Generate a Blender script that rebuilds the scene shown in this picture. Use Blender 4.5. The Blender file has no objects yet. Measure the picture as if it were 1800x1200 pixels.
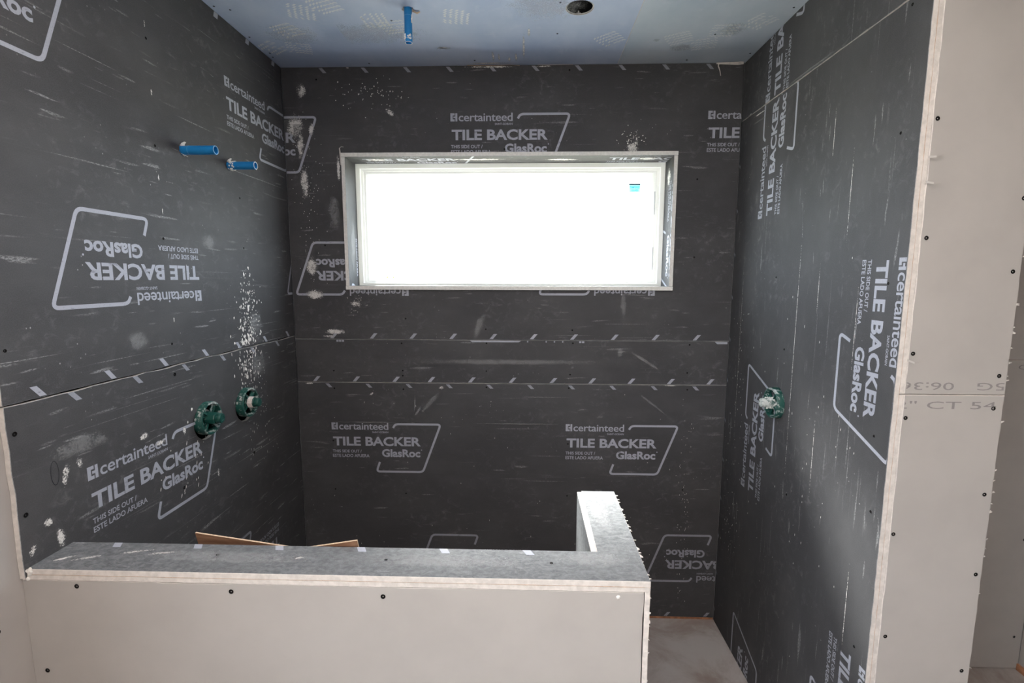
import bpy, bmesh, math, random
from mathutils import Vector, Matrix
from mathutils.geometry import tessellate_polygon

S = bpy.context.scene
COL = S.collection
rnd = random.Random(7)

# ------------------------------------------------------------------ camera
CAM = Vector((1.1398, -2.3869, 1.7438))
F_PX, YAW, PITCH, ROLL = 871.4, 0.0304, -0.1261, 0.0021
fw = Vector((-math.sin(YAW) * math.cos(PITCH), math.cos(YAW) * math.cos(PITCH), math.sin(PITCH)))
r0 = Vector((math.cos(YAW), math.sin(YAW), 0)); u0 = r0.cross(fw)
rt = r0 * math.cos(ROLL) + u0 * math.sin(ROLL); up = u0 * math.cos(ROLL) - r0 * math.sin(ROLL)
cd = bpy.data.cameras.new('camera'); cam = bpy.data.objects.new('camera', cd); COL.objects.link(cam)
cd.sensor_width = 36; cd.lens = F_PX * 36 / 1800; cd.clip_start = 0.02; cd.clip_end = 200
cam.matrix_world = Matrix(((rt.x, up.x, -fw.x, CAM.x), (rt.y, up.y, -fw.y, CAM.y), (rt.z, up.z, -fw.z, CAM.z), (0, 0, 0, 1)))
S.camera = cam

# ------------------------------------------------------------------ sky, window portals, exposure
W = bpy.data.worlds.new('overcast_sky'); S.world = W; W.use_nodes = True
bg = W.node_tree.nodes['Background']; bg.inputs[0].default_value = (0.86, 0.94, 1.0, 1); bg.inputs[1].default_value = 5.6
def portal(name, loc, rot, sx, sy):
    l = bpy.data.lights.new(name, 'AREA'); l.shape = 'RECTANGLE'; l.size = sx; l.size_y = sy; l.cycles.is_portal = True
    o = bpy.data.objects.new(name, l); COL.objects.link(o); o.location = loc; o.rotation_euler = rot
portal('shower_window_portal', (1.046, 0.30, 2.0), (math.radians(-90), 0, 0), 1.56, 0.64)
RW0, RW1, RZ0, RZ1 = -3.95, -2.60, 0.85, 2.25      # the bathroom's own window, in the left wall beside the photographer
portal('room_window_portal', (-0.20, (RW0 + RW1) / 2, (RZ0 + RZ1) / 2), (0, math.radians(-90), 0), RZ1 - RZ0 + .04, RW1 - RW0 + .04)
sd = bpy.data.lights.new('sun', 'SUN'); sd.energy = 14.0; sd.angle = math.radians(13); sd.color = (1.0, .97, .92)     # hazy sun through the obscured pane
sun = bpy.data.objects.new('sun', sd); COL.objects.link(sun); sun.location = (-1.5, 5, 6)
sun.rotation_euler = Vector((.36, -1.0, -.91)).to_track_quat('-Z', 'Y').to_euler()
fd = bpy.data.lights.new('flash_head', 'SPOT'); fd.energy = 265; fd.spot_size = math.radians(112); fd.spot_blend = .6; fd.shadow_soft_size = .05; fd.color = (1.0, .97, .94)
fo = bpy.data.objects.new('flash_head', fd); COL.objects.link(fo); fo.location = (1.15, -2.48, 1.90)   # the photographer's flash, bounced off the ceiling
fo.rotation_euler = Vector((0, .26, 1)).to_track_quat('-Z', 'Y').to_euler()
vs = S.view_settings
vs.view_transform = 'Standard'; vs.look = 'None'; vs.gamma = 1; vs.use_curve_mapping = False
vs.exposure = 1.38
S.cycles.use_denoising = True
S.cycles.max_bounces = 10; S.cycles.diffuse_bounces = 6; S.cycles.transparent_max_bounces = 16

# ------------------------------------------------------------------ material helpers
class N:
    """Small helper that strings shader nodes together."""
    def __init__(s, name):
        s.m = bpy.data.materials.new(name); s.m.use_nodes = True; s.t = s.m.node_tree
        s.b = s.t.nodes['Principled BSDF']; s.out = s.t.nodes['Material Output']
    def n(s, kind, **kw):
        x = s.t.nodes.new(kind)
        for k, v in kw.items(): setattr(x, k, v)
        return x
    def l(s, a, b): s.t.links.new(a, b)
    def coords(s, scale=(1, 1, 1), loc=(0, 0, 0), src='Object'):
        tc = s.n('ShaderNodeTexCoord'); mp = s.n('ShaderNodeMapping')
        mp.inputs['Scale'].default_value = scale; mp.inputs['Location'].default_value = loc
        s.l(tc.outputs[src], mp.inputs[0]); return mp.outputs[0]
    def noise(s, vec, scale, detail=2, rough=.5, dist=0):
        x = s.n('ShaderNodeTexNoise'); x.inputs['Scale'].default_value = scale; x.inputs['Detail'].default_value = detail
        x.inputs['Roughness'].default_value = rough; x.inputs['Distortion'].default_value = dist
        s.l(vec, x.inputs['Vector']); return x.outputs['Fac']
    def ramp(s, v, a, b, lo=0, hi=1):
        x = s.n('ShaderNodeMapRange'); x.interpolation_type = 'SMOOTHSTEP'
        for i, q in zip((1, 2, 3, 4), (a, b, lo, hi)): x.inputs[i].default_value = q
        s.l(v, x.inputs[0]); return x.outputs[0]
    def math(s, op, a, b=None):
        x = s.n('ShaderNodeMath', operation=op)
        for i, q in enumerate((a, b)):
            if q is None: continue
            if isinstance(q, (int, float)): x.inputs[i].default_value = q
            else: s.l(q, x.inputs[i])
        return x.outputs[0]
    def mix(s, f, a, b):
        x = s.n('ShaderNodeMix', data_type='RGBA')
        for i, q in ((0, f), (6, a), (7, b)):
            if isinstance(q, (int, float)): x.inputs[i].default_value = q
            elif isinstance(q, tuple): x.inputs[i].default_value = q + (1,)
            else: s.l(q, x.inputs[i])
        return x.outputs[2]
    def bump(s, h, strength=.2, dist=.002):
        x = s.n('ShaderNodeBump'); x.inputs['Strength'].default_value = strength; x.inputs['Distance'].default_value = dist
        s.l(h, x.inputs['Height']); s.l(x.outputs[0], s.b.inputs['Normal'])
    def col(s, c):
        if isinstance(c, tuple): s.b.inputs['Base Color'].default_value = c + (1,)
        else: s.l(c, s.b.inputs['Base Color'])
    def set(s, rough=.6, spec=.5, metal=0):
        s.b.inputs['Roughness'].default_value = rough; s.b.inputs['Specular IOR Level'].default_value = spec; s.b.inputs['Metallic'].default_value = metal
    def alpha(s, fac):
        tr = s.n('ShaderNodeBsdfTransparent'); mx = s.n('ShaderNodeMixShader')
        s.l(fac, mx.inputs[0]); s.l(tr.outputs[0], mx.inputs[1]); s.l(s.b.outputs[0], mx.inputs[2]); s.l(mx.outputs[0], s.out.inputs[0])

def plain(name, c, rough=.6, spec=.4, var=.12, scale=14, bump=.1):
    m = N(name); f = m.noise(m.coords(), scale, 4, .6)
    m.col(m.mix(m.ramp(f, .3, .7), tuple(x * (1 - var) for x in c), tuple(min(1, x * (1 + var)) for x in c)))
    m.set(rough, spec)
    if bump: m.bump(m.noise(m.coords(), scale * 9, 3), bump, .001)
    return m.m

def make_backer(name, off, lo=(.058, .057, .061), hi=(.080, .079, .083), dusty=0.0, chalky=1.0):
    """Charcoal glass-mat board: chalky streaks along its length (local x), scuffs and dust."""
    m = N(name); o = (off, off * 1.7, 0)
    base = m.mix(m.ramp(m.noise(m.coords((1, 1.6, 1), o), 2.4, 6, .62), .35, .7), lo, hi)
    grain = m.noise(m.coords((1, 1, 1), o), 420, 2)
    base = m.mix(m.ramp(grain, .3, .75, 0, .3), base, (.115, .115, .12))
    mott = m.noise(m.coords((1, 1.2, 1), o), 26, 7, .75, .6)
    scuff = m.math('MULTIPLY', m.ramp(mott, .50, .78), m.ramp(m.noise(m.coords((1, 1, 1), o), 3.1, 3), .38, .68))
    base = m.mix(m.math('MULTIPLY', scuff, .36), base, (.30, .30, .31))
    if dusty:
        base = m.mix(m.ramp(m.noise(m.coords((1, 1.6, 1), o), 55, 8, .78, .5), .34, .68, dusty * .2, dusty), base, (.42, .43, .44))  # dust coat on the cap; its fine pale speckle also paints in window glare
    streak = None
    for su, sv, mu, mv, q, th in ((5.2, 50, 2.1, 17, 0, .685 - .02 * chalky), (9, 80, 3.0, 11, 7, .70 - .02 * chalky), (2.2, 130, 1.2, 9, 13, .70 - .02 * chalky)):
        st = m.ramp(m.noise(m.coords((su, sv, 1), (off + q, q, 0)), 1, 1, .4), th, th + .06)
        st2 = m.ramp(m.noise(m.coords((mu, mv, 1), (off + 3 + q, 5, 0)), 1, 2, .5), .50, .62)
        k = m.math('MULTIPLY', st, st2); streak = k if streak is None else m.math('MAXIMUM', streak, k)
    chalk = m.ramp(m.noise(m.coords((.5, 1, 1), o), 300, 3, .75), .40, .60, .08, 1)
    base = m.mix(m.math('MULTIPLY', m.math('MULTIPLY', streak, chalk), .30 + .14 * chalky), base, (.46, .46, .47))
    vo = m.n('ShaderNodeTexVoronoi'); vo.inputs['Scale'].default_value = 60; m.l(m.coords((1, .7, 0), o), vo.inputs['Vector'])
    dots = m.math('MULTIPLY', m.ramp(vo.outputs['Distance'], .12, .05), m.ramp(m.noise(m.coords((1, 1, 1), (off, 2, 0)), 6, 3), .56, .68))
    base = m.mix(m.math('MULTIPLY', dots, .6), base, (.55, .55, .55))
    m.col(base); m.set(.62, .13)
    m.bump(grain, .18, .0006)
    return m.m

def make_print(name, c, lo=.40, hi=.55, keep=.9):
    m = N(name); m.col(c); m.set(.65, .3)
    a = m.ramp(m.noise(m.coords(), 260, 4, .7), lo - .12, hi - .1, .62, keep)
    b = m.ramp(m.noise(m.coords((1, 2.5, 1)), 16, 5, .7), .30, .42, .55, 1)
    m.alpha(m.math('MULTIPLY', a, b)); return m.m

def make_smear(name, c=(.72, .70, .68), gain=1.0):
    """Plaster dust rubbed on a board; UV runs 0..1 across the patch."""
    m = N(name); m.col(c); m.set(.85, .2)
    tc = m.n('ShaderNodeTexCoord'); sub = m.n('ShaderNodeVectorMath', operation='SUBTRACT'); sub.inputs[1].default_value = (.5, .5, 0)
    m.l(tc.outputs['UV'], sub.inputs[0]); ln = m.n('ShaderNodeVectorMath', operation='LENGTH'); m.l(sub.outputs[0], ln.inputs[0])
    fall = m.ramp(ln.outputs['Value'], .5, .08)
    f = m.math('ADD', m.math('MULTIPLY', m.noise(m.coords(), 210, 4, .75), .75), m.math('MULTIPLY', m.noise(m.coords(), 34, 4, .6), .45))
    f = m.math('ADD', f, m.math('MULTIPLY', fall, .36))
    m.alpha(m.math('MULTIPLY', m.math('MULTIPLY', m.ramp(f, .80, 1.0), gain), m.ramp(fall, 0, .12))); return m.m

M = {}
for i, k in enumerate((.7, .4, .6, 1.7, 1.9, .8)): M['backer%d' % i] = make_backer('charcoal_tile_backer_%d' % i, i * 3.37, chalky=k)
M['backer6'] = make_backer('charcoal_tile_backer_6', 31.0, chalky=1.0)
M['cap'] = make_backer('dusty_glare_cap_board', 2.2, (.064, .067, .074), (.094, .097, .104), .40)
M['print'] = make_print('pale_grey_board_print', (.43, .44, .51))
M['print_worn'] = make_print('worn_pale_grey_print', (.38, .39, .45), .42, .6, .8)
M['print_dry'] = make_print('faint_grey_stamp', (.30, .28, .28), .4, .6, .75)
M['smear'] = make_smear('white_plaster_smear')
M['haze'] = make_smear('thin_plaster_dust', (.50, .50, .51), .30)
M['gypsum'] = plain('gypsum_core', (.62, .575, .545), .9, .2, .10, 60, .5)
M['paper'] = plain('drywall_paper', (.400, .375, .358), .75, .25, .035, 5, .05)
M['kraft'] = plain('torn_brown_paper', (.50, .36, .27), .85, .2, .2, 80, .3)
M['greyboard'] = plain('grey_board_back', (.34, .34, .36), .8, .2, .2, 30, .2)
M['seam'] = plain('scuffed_board_edge', (.30, .30, .31), .9, .2, .25, 90, .3)
M['plaster'] = plain('white_plaster_and_glare_edge', (.80, .78, .75), .85, .2, .08, 90, .6)
M['dark'] = plain('dark_cavity', (.012, .011, .011), .9, .1, .2, 10, 0)
M['can'] = plain('black_painted_metal', (.006, .006, .007), .85, .08, .1, 30, 0)
M['screw'] = plain('black_screw', (.010, .009, .009), .9, .05, .2, 200, 0)
M['steel'] = plain('dull_steel', (.42, .42, .42), .4, .6, .15, 120, .1)
M['wood'] = plain('raw_pine_sill', (.42, .20, .11), .8, .25, .35, 26, .3)
def make_vinyl(name, k):
    m = N(name); m.col((.86, .87, .88)); m.set(.35, .45); t = m.n('ShaderNodeBsdfTranslucent'); t.inputs[0].default_value = (.86, .86, .80, 1)
    mx = m.n('ShaderNodeMixShader'); mx.inputs[0].default_value = k
    m.l(m.b.outputs[0], mx.inputs[1]); m.l(t.outputs[0], mx.inputs[2]); m.l(mx.outputs[0], m.out.inputs[0]); return m.m
M['vinyl'] = make_vinyl('white_vinyl', .20); M['sash'] = make_vinyl('thin_white_vinyl', .16)
M['label'] = plain('white_paper_label', (.74, .66, .64), .7, .3, .12, 240, 0)

def make_plastic(name, c, lo, hi, amount):
    m = N(name); f = m.noise(m.coords(), 70, 6, .7); g = m.noise(m.coords(), 18, 3, .6)
    k = m.math('MULTIPLY', m.ramp(m.math('ADD', m.math('MULTIPLY', f, .6), m.math('MULTIPLY', g, .5)), lo, hi), amount)
    m.col(m.mix(k, c, (.62, .63, .62))); m.set(.42, .5); m.l(m.ramp(k, 0, 1, .38, .85), m.b.inputs['Roughness']); return m.m
M['green'] = make_plastic('dark_green_plastic', (.010, .070, .058), .62, .74, .35)
M['green_dusty'] = make_plastic('plaster_dusted_green_plastic', (.012, .075, .062), .575, .67, .7)
M['green_caked'] = make_plastic('plaster_caked_green_plastic', (.06, .12, .105), .42, .60, .9)
M['blue'] = make_plastic('blue_pipe_plastic', (.010, .20, .50), .70, .80, .7)
M['blue_dusty'] = make_plastic('plaster_dusted_blue_plastic', (.012, .20, .50), .64, .72, .8)

def make_ceiling(name, a, b, off):
    m = N(name); big = m.noise(m.coords((1, .6, 1), (off, 0, 0)), 2.0, 5, .6)
    c = m.mix(m.ramp(big, .32, .68), a, b)
    dust = m.ramp(m.noise(m.coords((1, 1, 1), (off, 1, 0)), 9, 8, .75, .8), .54, .80, 0, .40)
    c = m.mix(dust, c, (.58, .62, .66)); m.col(c); m.set(.62, .35); m.bump(m.noise(m.coords(), 150, 3), .1, .001); return m.m
M['ceil_blue'] = make_ceiling('blue_moisture_board', (.31, .385, .55), (.44, .50, .63), 0)
M['ceil_green'] = make_ceiling('grey_green_moisture_board', (.33, .40, .49), (.45, .50, .57), 4)
M['ceil_dust'] = make_print('dusty_footmark', (.74, .77, .80), .42, .58, .8)

def make_floor():
    m = N('dusty_subfloor'); a = m.noise(m.coords((1, 1, 1)), 3.2, 6, .65, .6)
    c = m.mix(m.ramp(a, .36, .64), (.34, .275, .245), (.50, .465, .45))
    c = m.mix(m.ramp(m.noise(m.coords((1, 1, 1), (4, 2, 0)), 11, 6, .7), .55, .8, 0, .6), c, (.56, .53, .51))
    m.col(c); m.set(.8, .25); m.bump(m.noise(m.coords(), 60, 4), .25, .002); return m.m
M['floor'] = make_floor()
def make_card():
    m = N('brown_cardboard'); c = m.mix(m.ramp(m.noise(m.coords((1.5, 1.5, 9)), 9, 5, .6), .35, .7), (.22, .11, .065), (.33, .185, .115))
    m.col(c); m.set(.8, .2); m.bump(m.noise(m.coords((90, 90, 2)), 3, 1), .12, .001); return m.m
M['card'] = make_card()
M['card_edge'] = plain('cardboard_cut_edge', (.62, .47, .34), .9, .1, .2, 160, .3)

def make_glass():
    m = N('obscured_window_glass'); tr = m.n('ShaderNodeBsdfTransparent'); tr.inputs[0].default_value = (.93, .95, .95, 1)
    gl = m.n('ShaderNodeBsdfGlossy'); gl.inputs['Roughness'].default_value = .12
    bp = m.n('ShaderNodeBump'); bp.inputs['Strength'].default_value = .3; bp.inputs['Distance'].default_value = .002
    m.l(m.noise(m.coords(), 130, 3), bp.inputs['Height']); m.l(bp.outputs[0], gl.inputs['Normal'])
    mx = m.n('ShaderNodeMixShader'); mx.inputs[0].default_value = .06
    m.l(tr.outputs[0], mx.inputs[1]); m.l(gl.outputs[0], mx.inputs[2]); m.l(mx.outputs[0], m.out.inputs[0]); return m.m
M['glass'] = make_glass()
def make_film(name, c):
    m = N(name); m.col(c); m.set(.5, .3); t = m.n('ShaderNodeBsdfTranslucent'); t.inputs[0].default_value = c + (1,)
    mx = m.n('ShaderNodeMixShader'); mx.inputs[0].default_value = .5
    m.l(m.b.outputs[0], mx.inputs[1]); m.l(t.outputs[0], mx.inputs[2]); m.l(mx.outputs[0], m.out.inputs[0]); return m.m
M['film'] = make_film('cyan_sticker_film', (.35, .75, .85))
M['ink'] = plain('black_ink', (.012, .014, .02), .6, .3, .05, 20, 0)
M['ink_blue'] = plain('dark_blue_ink', (.01, .06, .10), .6, .3, .05, 20, 0)
M['leaf'] = plain('shrub_leaves', (.16, .30, .08), .7, .3, .5, 22, .3)
M['soil'] = plain('pale_yard_ground', (.36, .34, .28), .9, .2, .2, 1.2, .2)

# ------------------------------------------------------------------ object helpers
def link(name, me, parent=None):
    o = bpy.data.objects.new(name, me); COL.objects.link(o)
    if parent is not None: o.parent = parent
    return o
def mesh(name, verts, faces, mats, parent=None, fmat=None, smooth=False):
    me = bpy.data.meshes.new(name); me.from_pydata([tuple(v) for v in verts], [], faces)
    for m in (mats if isinstance(mats, (list, tuple)) else [mats]): me.materials.append(M[m] if isinstance(m, str) else m)
    if fmat: me.polygons.foreach_set('material_index', fmat)
    if smooth: me.polygons.foreach_set('use_smooth', [True] * len(me.polygons))
    me.update(); return link(name, me, parent)
def tag(o, label, cat, kind=None, group=None):
    o['label'] = label; o['category'] = cat
    if kind: o['kind'] = kind
    if group: o['group'] = group
    return o
def empty(name, loc=(0, 0, 0)):
    o = link(name, None); o.location = loc; o.empty_display_size = .05; return o
def frame(U, V, O=(0, 0, 0)):
    U, V = Vector(U), Vector(V); Nn = U.cross(V)
    return Matrix(((U.x, V.x, Nn.x, O[0]), (U.y, V.y, Nn.y, O[1]), (U.z, V.z, Nn.z, O[2]), (0, 0, 0, 1)))
def rect(a, b, c, d): return [(a, c), (b, c), (b, d), (a, d)]
def area(p): return sum(p[i][0] * p[(i + 1) % len(p)][1] - p[(i + 1) % len(p)][0] * p[i][1] for i in range(len(p))) / 2
def inset(p, d):
    out = []
    for i in range(len(p)):
        a, b, c = Vector(p[i - 1]), Vector(p[i]), Vector(p[(i + 1) % len(p)])
        e1, e2 = (b - a).normalized(), (c - b).normalized()
        n = Vector((-e1.y, e1.x)) + Vector((-e2.y, e2.x)); k = max(n.length_squared / 2, .5)
        q = b + n * (d / k); out.append((q.x, q.y))
    return out
def circle(cx, cy, r, n=28, jit=0, ry=None):
    return [(cx + (r + rnd.uniform(-jit, jit)) * math.cos(2 * math.pi * i / n), cy + ((ry or r) + rnd.uniform(-jit, jit)) * math.sin(2 * math.pi * i / n)) for i in range(n)]
def jag(u0, u1, v0, v1, sides='', amp=.0015, step=.03):
    """Rectangle whose named sides (l, r, b, t) were cut by hand."""
    def edge(a, b, on):
        n = max(1, int(math.dist(a, b) / step)) if on else 1; out = []
        for i in range(n):
            t = i / n; x = a[0] + (b[0] - a[0]) * t; y = a[1] + (b[1] - a[1]) * t
            if on and i: x += rnd.uniform(-amp, amp) * (abs(b[1] - a[1]) > 1e-6); y += rnd.uniform(-amp, amp) * (abs(b[0] - a[0]) > 1e-6)
            out.append((x, y))
        return out
    return edge((u0, v0), (u1, v0), 'b' in sides) + edge((u1, v0), (u1, v1), 'r' in sides) + edge((u1, v1), (u0, v1), 't' in sides) + edge((u0, v1), (u0, v0), 'l' in sides)
def board(name, fr, outline, face_mat, parent, t=.0127, holes=(), ch=.0009, edge_mat='gypsum', n0=0.0):
    """A sheet in wall coordinates (u, v), face at n0, cut edges of bare gypsum."""
    if area(outline) < 0: outline = outline[::-1]
    holes = [h[::-1] if area(h) > 0 else h for h in holes]
    loops_f = [inset(outline, ch)] + [inset(h, ch) for h in holes]; loops_o = [outline] + list(holes)
    V, Fc, Mt = [], [], []
    flat = [Vector((x, y, 0)) for lp in loops_f for x, y in lp]
    V += [(q.x, q.y, n0) for q in flat]
    for tri in tessellate_polygon([[Vector((x, y, 0)) for x, y in lp] for lp in loops_f]):
        a, b, c = (flat[i] for i in tri)
        if (b - a).cross(c - a).z < 0: tri = (tri[0], tri[2], tri[1])
        Fc.append(tuple(tri)); Mt.append(0)
    base = 0
    for lf, lo in zip(loops_f, loops_o):
        n = len(lf); o1 = len(V); V += [(x, y, n0 - ch) for x, y in lo]; o2 = len(V); V += [(x, y, n0 - t) for x, y in lo]
        for i in range(n):
            j = (i + 1) % n
            Fc += [(base + i, o1 + i, o1 + j, base + j), (o1 + i, o2 + i, o2 + j, o1 + j)]; Mt += [2, 1]
        base += n
    if parent is not None and parent.type == 'MESH': pass
    o = mesh(name, V, Fc, [face_mat, edge_mat, 'seam' if face_mat.startswith('backer') else edge_mat], parent, Mt); o.matrix_local = fr; return o

def boxes(name, lst, mat, parent=None, bevel=0, fr=None):
    """One part made of axis-aligned boxes (x0,x1,y0,y1,z0,z1)."""
    bm = bmesh.new()
    for a in lst:
        r = bmesh.ops.create_cube(bm, size=1)
        for v in r['verts']: v.co = Vector(((a[0] + a[1]) / 2 + v.co.x * (a[1] - a[0]), (a[2] + a[3]) / 2 + v.co.y * (a[3] - a[2]), (a[4] + a[5]) / 2 + v.co.z * (a[5] - a[4])))
    if bevel: bmesh.ops.bevel(bm, geom=bm.edges[:], offset=bevel, segments=2, affect='EDGES', profile=.5)
    me = bpy.data.meshes.new(name); bm.to_mesh(me); bm.free(); me.materials.append(M[mat]); o = link(name, me, parent)
    if fr is not None: o.matrix_local = fr
    return o
def lathe(name, prof, mat, parent=None, n=32, fr=None, closed=False, smooth=True):
    V = []; Fc = []; k = len(prof)
    for i in range(n):
        a = 2 * math.pi * i / n
        V += [(r * math.cos(a), r * math.sin(a), z) for r, z in prof]
    for i in range(n):
        j = (i + 1) % n
        for q in range(k if closed else k - 1):
            w = (q + 1) % k
            Fc.append((i * k + q, j * k + q, j * k + w, i * k + w))
    o = mesh(name, V, Fc, mat, parent, None, smooth)
    if smooth:
        bm = bmesh.new(); bm.from_mesh(o.data); bmesh.ops.remove_doubles(bm, verts=bm.verts, dist=1e-6); bmesh.ops.recalc_face_normals(bm, faces=bm.faces)
        for e in bm.edges:
            if len(e.link_faces) == 2 and e.calc_face_angle(0) > .6: e.smooth = False
        bm.to_mesh(o.data); bm.free()
    if fr is not None: o.matrix_local = fr
    return o

# ------------------------------------------------------------------ flat lettering
_txt = {}
def text_shape(s, bold=0.0, space=1.0):
    key = (s, bold, space)
    if key not in _txt:
        c = bpy.data.curves.new('lettering', 'FONT'); c.body = s; c.offset = bold; c.space_character = space; c.resolution_u = 3; c.fill_mode = 'FRONT'
        o = bpy.data.objects.new('lettering', c); COL.objects.link(o)
        dg = bpy.context.evaluated_depsgraph_get(); me = o.evaluated_get(dg).to_mesh()
        v = [(q.co.x, q.co.y) for q in me.vertices]; f = [tuple(p.vertices) for p in me.polygons]
        o.evaluated_get(dg).to_mesh_clear(); bpy.data.objects.remove(o); bpy.data.curves.remove(c); _txt[key] = (v, f)
    return _txt[key]
class Flat:
    """Polygons in a plane, to be clipped to the boards they are printed on."""
    def __init__(s): s.v = []; s.f = []
    def add(s, v, f): o = len(s.v); s.v += v; s.f += [tuple(i + o for i in q) for q in f]
    def poly(s, pts): s.add(list(pts), [tuple(range(len(pts)))])
    def text(s, t, x0, x1, y0, y1, bold=0, space=1.0, base=True):
        v, f = text_shape(t, bold, space); xs = [q[0] for q in v]; ys = [q[1] for q in v]
        b = -bold if base else min(ys)
        sx = (x1 - x0) / (max(xs) - min(xs)); sy = (y1 - y0) / (max(ys) - b)
        s.add([(x0 + (q[0] - min(xs)) * sx, y0 + (q[1] - b) * sy) for q in v], f)
    def stroke(s, pts, w):
        P = [Vector(q) for q in pts]; Lf, Rt = [], []
        for i, q in enumerate(P):
            d1 = (q - P[i - 1]).normalized() if i else (P[1] - P[0]).normalized()
            d2 = (P[i + 1] - q).normalized() if i < len(P) - 1 else d1
            t = (d1 + d2).normalized(); nn = Vector((-t.y, t.x)); k = w / 2 / max(.5, nn.dot(Vector((-d1.y, d1.x))))
            Lf.append(q + nn * k); Rt.append(q - nn * k)
        n = len(P); s.add([(q.x, q.y) for q in Lf + Rt], [(i, n + i, n + i + 1, i + 1) for i in range(n - 1)])
    def placed(s, u, v, rot=0, k=1.0):
        c, d = math.cos(math.radians(rot)) * k, math.sin(math.radians(rot)) * k; o = Flat(); o.v = [(u + c * x - d * y, v + d * x + c * y) for x, y in s.v]; o.f = list(s.f); return o
    def build(s, name, mat, parent, clips, n=.0005):
        """Mesh of the polygons inside any of the clip rectangles (u0,u1,v0,v1); None when nothing is left."""
        V, Fc = [], []
        for (a, b, c, d) in clips:
            xs = [q[0] for q in s.v]; ys = [q[1] for q in s.v]
            if min(xs) > b or max(xs) < a or min(ys) > d or max(ys) < c: continue
            bm = bmesh.new(); vv = [bm.verts.new((x, y, 0)) for x, y in s.v]
            for q in s.f:
                try: bm.faces.new([vv[i] for i in q])
                except ValueError: pass
            for co, no in (((a, 0, 0), (-1, 0, 0)), ((b, 0, 0), (1, 0, 0)), ((0, c, 0), (0, -1, 0)), ((0, d, 0), (0, 1, 0))):
                bmesh.ops.bisect_plane(bm, geom=bm.verts[:] + bm.edges[:] + bm.faces[:], plane_co=co, plane_no=no, clear_outer=True)
            o = len(V); bm.verts.index_update(); V += [(q.co.x, q.co.y, n) for q in bm.verts]; Fc += [tuple(o + q.index for q in f.verts) for f in bm.faces]; bm.free()
        if not Fc: return None
        ob = mesh(name, V, Fc, mat, parent)
        bm = bmesh.new(); bm.from_mesh(ob.data)
        for f in bm.faces:
            if f.normal.z < 0: f.normal_flip()
        bm.to_mesh(ob.data); bm.free(); return ob
def rounded(pts, r, n=5):
    P = [Vector(q) for q in pts]; out = [pts[0]]
    for i in range(1, len(P) - 1):
        a = P[i] + (P[i - 1] - P[i]).normalized() * min(r, (P[i - 1] - P[i]).length * .49); b = P[i] + (P[i + 1] - P[i]).normalized() * min(r, (P[i + 1] - P[i]).length * .49)
        for k in range(n + 1):
            t = k / n; q = a * (1 - t) ** 2 + P[i] * 2 * t * (1 - t) + b * t * t; out.append((q.x, q.y))
    return out + [pts[-1]]

# the stamp printed on every tile-backer board; origin at the top left of the T, metres
LOGO = Flat()
ix, iy, iw, ih = -.005, .036, .032, .036
for a, b, c, d in ((0, .34, 0, 1), (.34, .62, .74, 1), (.34, .62, 0, .26), (.44, .74, .40, .60), (.72, 1, 0, 1)): LOGO.poly([(ix + iw * x, iy + ih * y) for x, y in rect(a, b, c, d)])
LOGO.text('certainteed', .033, .282, .0365, .0725, .012, .97)
LOGO.text('SAINT-GOBAIN', .200, .281, .0195, .0285, .012)
LOGO.text('TILE BACKER', 0, .444, -.047, 0, .032, 1.0)
LOGO.text('THIS SIDE OUT /', -.004, .143, -.083, -.068, .018)
LOGO.text('ESTE LADO AFUERA', -.004, .182, -.107, -.091, .018)
LOGO.text('GlasRoc', .246, .440, -.104, -.063, .036, 1.0)
LOGO.poly(circle(.447, -.066, .003, 8))
LOGO.stroke(rounded([(.306, .047), (.318, .0665), (.545, .0665), (.452, -.181), (.216, -.181), (.234, -.131)], .018), .0105)

def stamps(parent, spots, clips, mat='print'):
    for u, v, rot in spots: LOGO.placed(u, v, rot).build('printed_stamp', mat, parent, clips)
def edge_marks(parent, us, v, h, lean, clips, mat='print', w=.017):
    f = Flat()
    for u in us: f.poly([(u - w / 2 - lean / 2, v), (u + w / 2 - lean / 2, v), (u + w / 2 + lean / 2, v + h), (u - w / 2 + lean / 2, v + h)])
    f.build('printed_edge_marks', mat, parent, clips)
# screws: a shallow black dimple with a torn paper rim
def screw_mesh(r=.0042):
    prof = [(r * 1.35, .0002), (r * 1.12, .0007), (r, .0003), (r * .55, -.0005), (0, -.0007)]
    o = lathe('screw', prof, ['screw'], None, 10); me = o.data; me.name = 'screw_head'; bpy.data.objects.remove(o)
    return me
SCREW = screw_mesh(); SCREW_S = screw_mesh(.0030)
def screws(parent, pts, me=None, n=.0006):
    for u, v in pts:
        o = link('screw', me or SCREW, parent); o.location = (u, v, n)
def smear(parent, u, v, w, h, rot=0, mat='smear', n=.0008):
    c, d = math.cos(math.radians(rot)), math.sin(math.radians(rot)); P = [(-w / 2, -h / 2), (w / 2, -h / 2), (w / 2, h / 2), (-w / 2, h / 2)]
    o = mesh('plaster_smear', [(u + c * x - d * y, v + d * x + c * y, n) for x, y in P], [(0, 1, 2, 3)], mat, parent)
    uv = o.data.uv_layers.new(name='uv'); 
    for i, q in enumerate(((0, 0), (1, 0), (1, 1), (0, 1))): uv.data[i].uv = q
    return o
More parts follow.
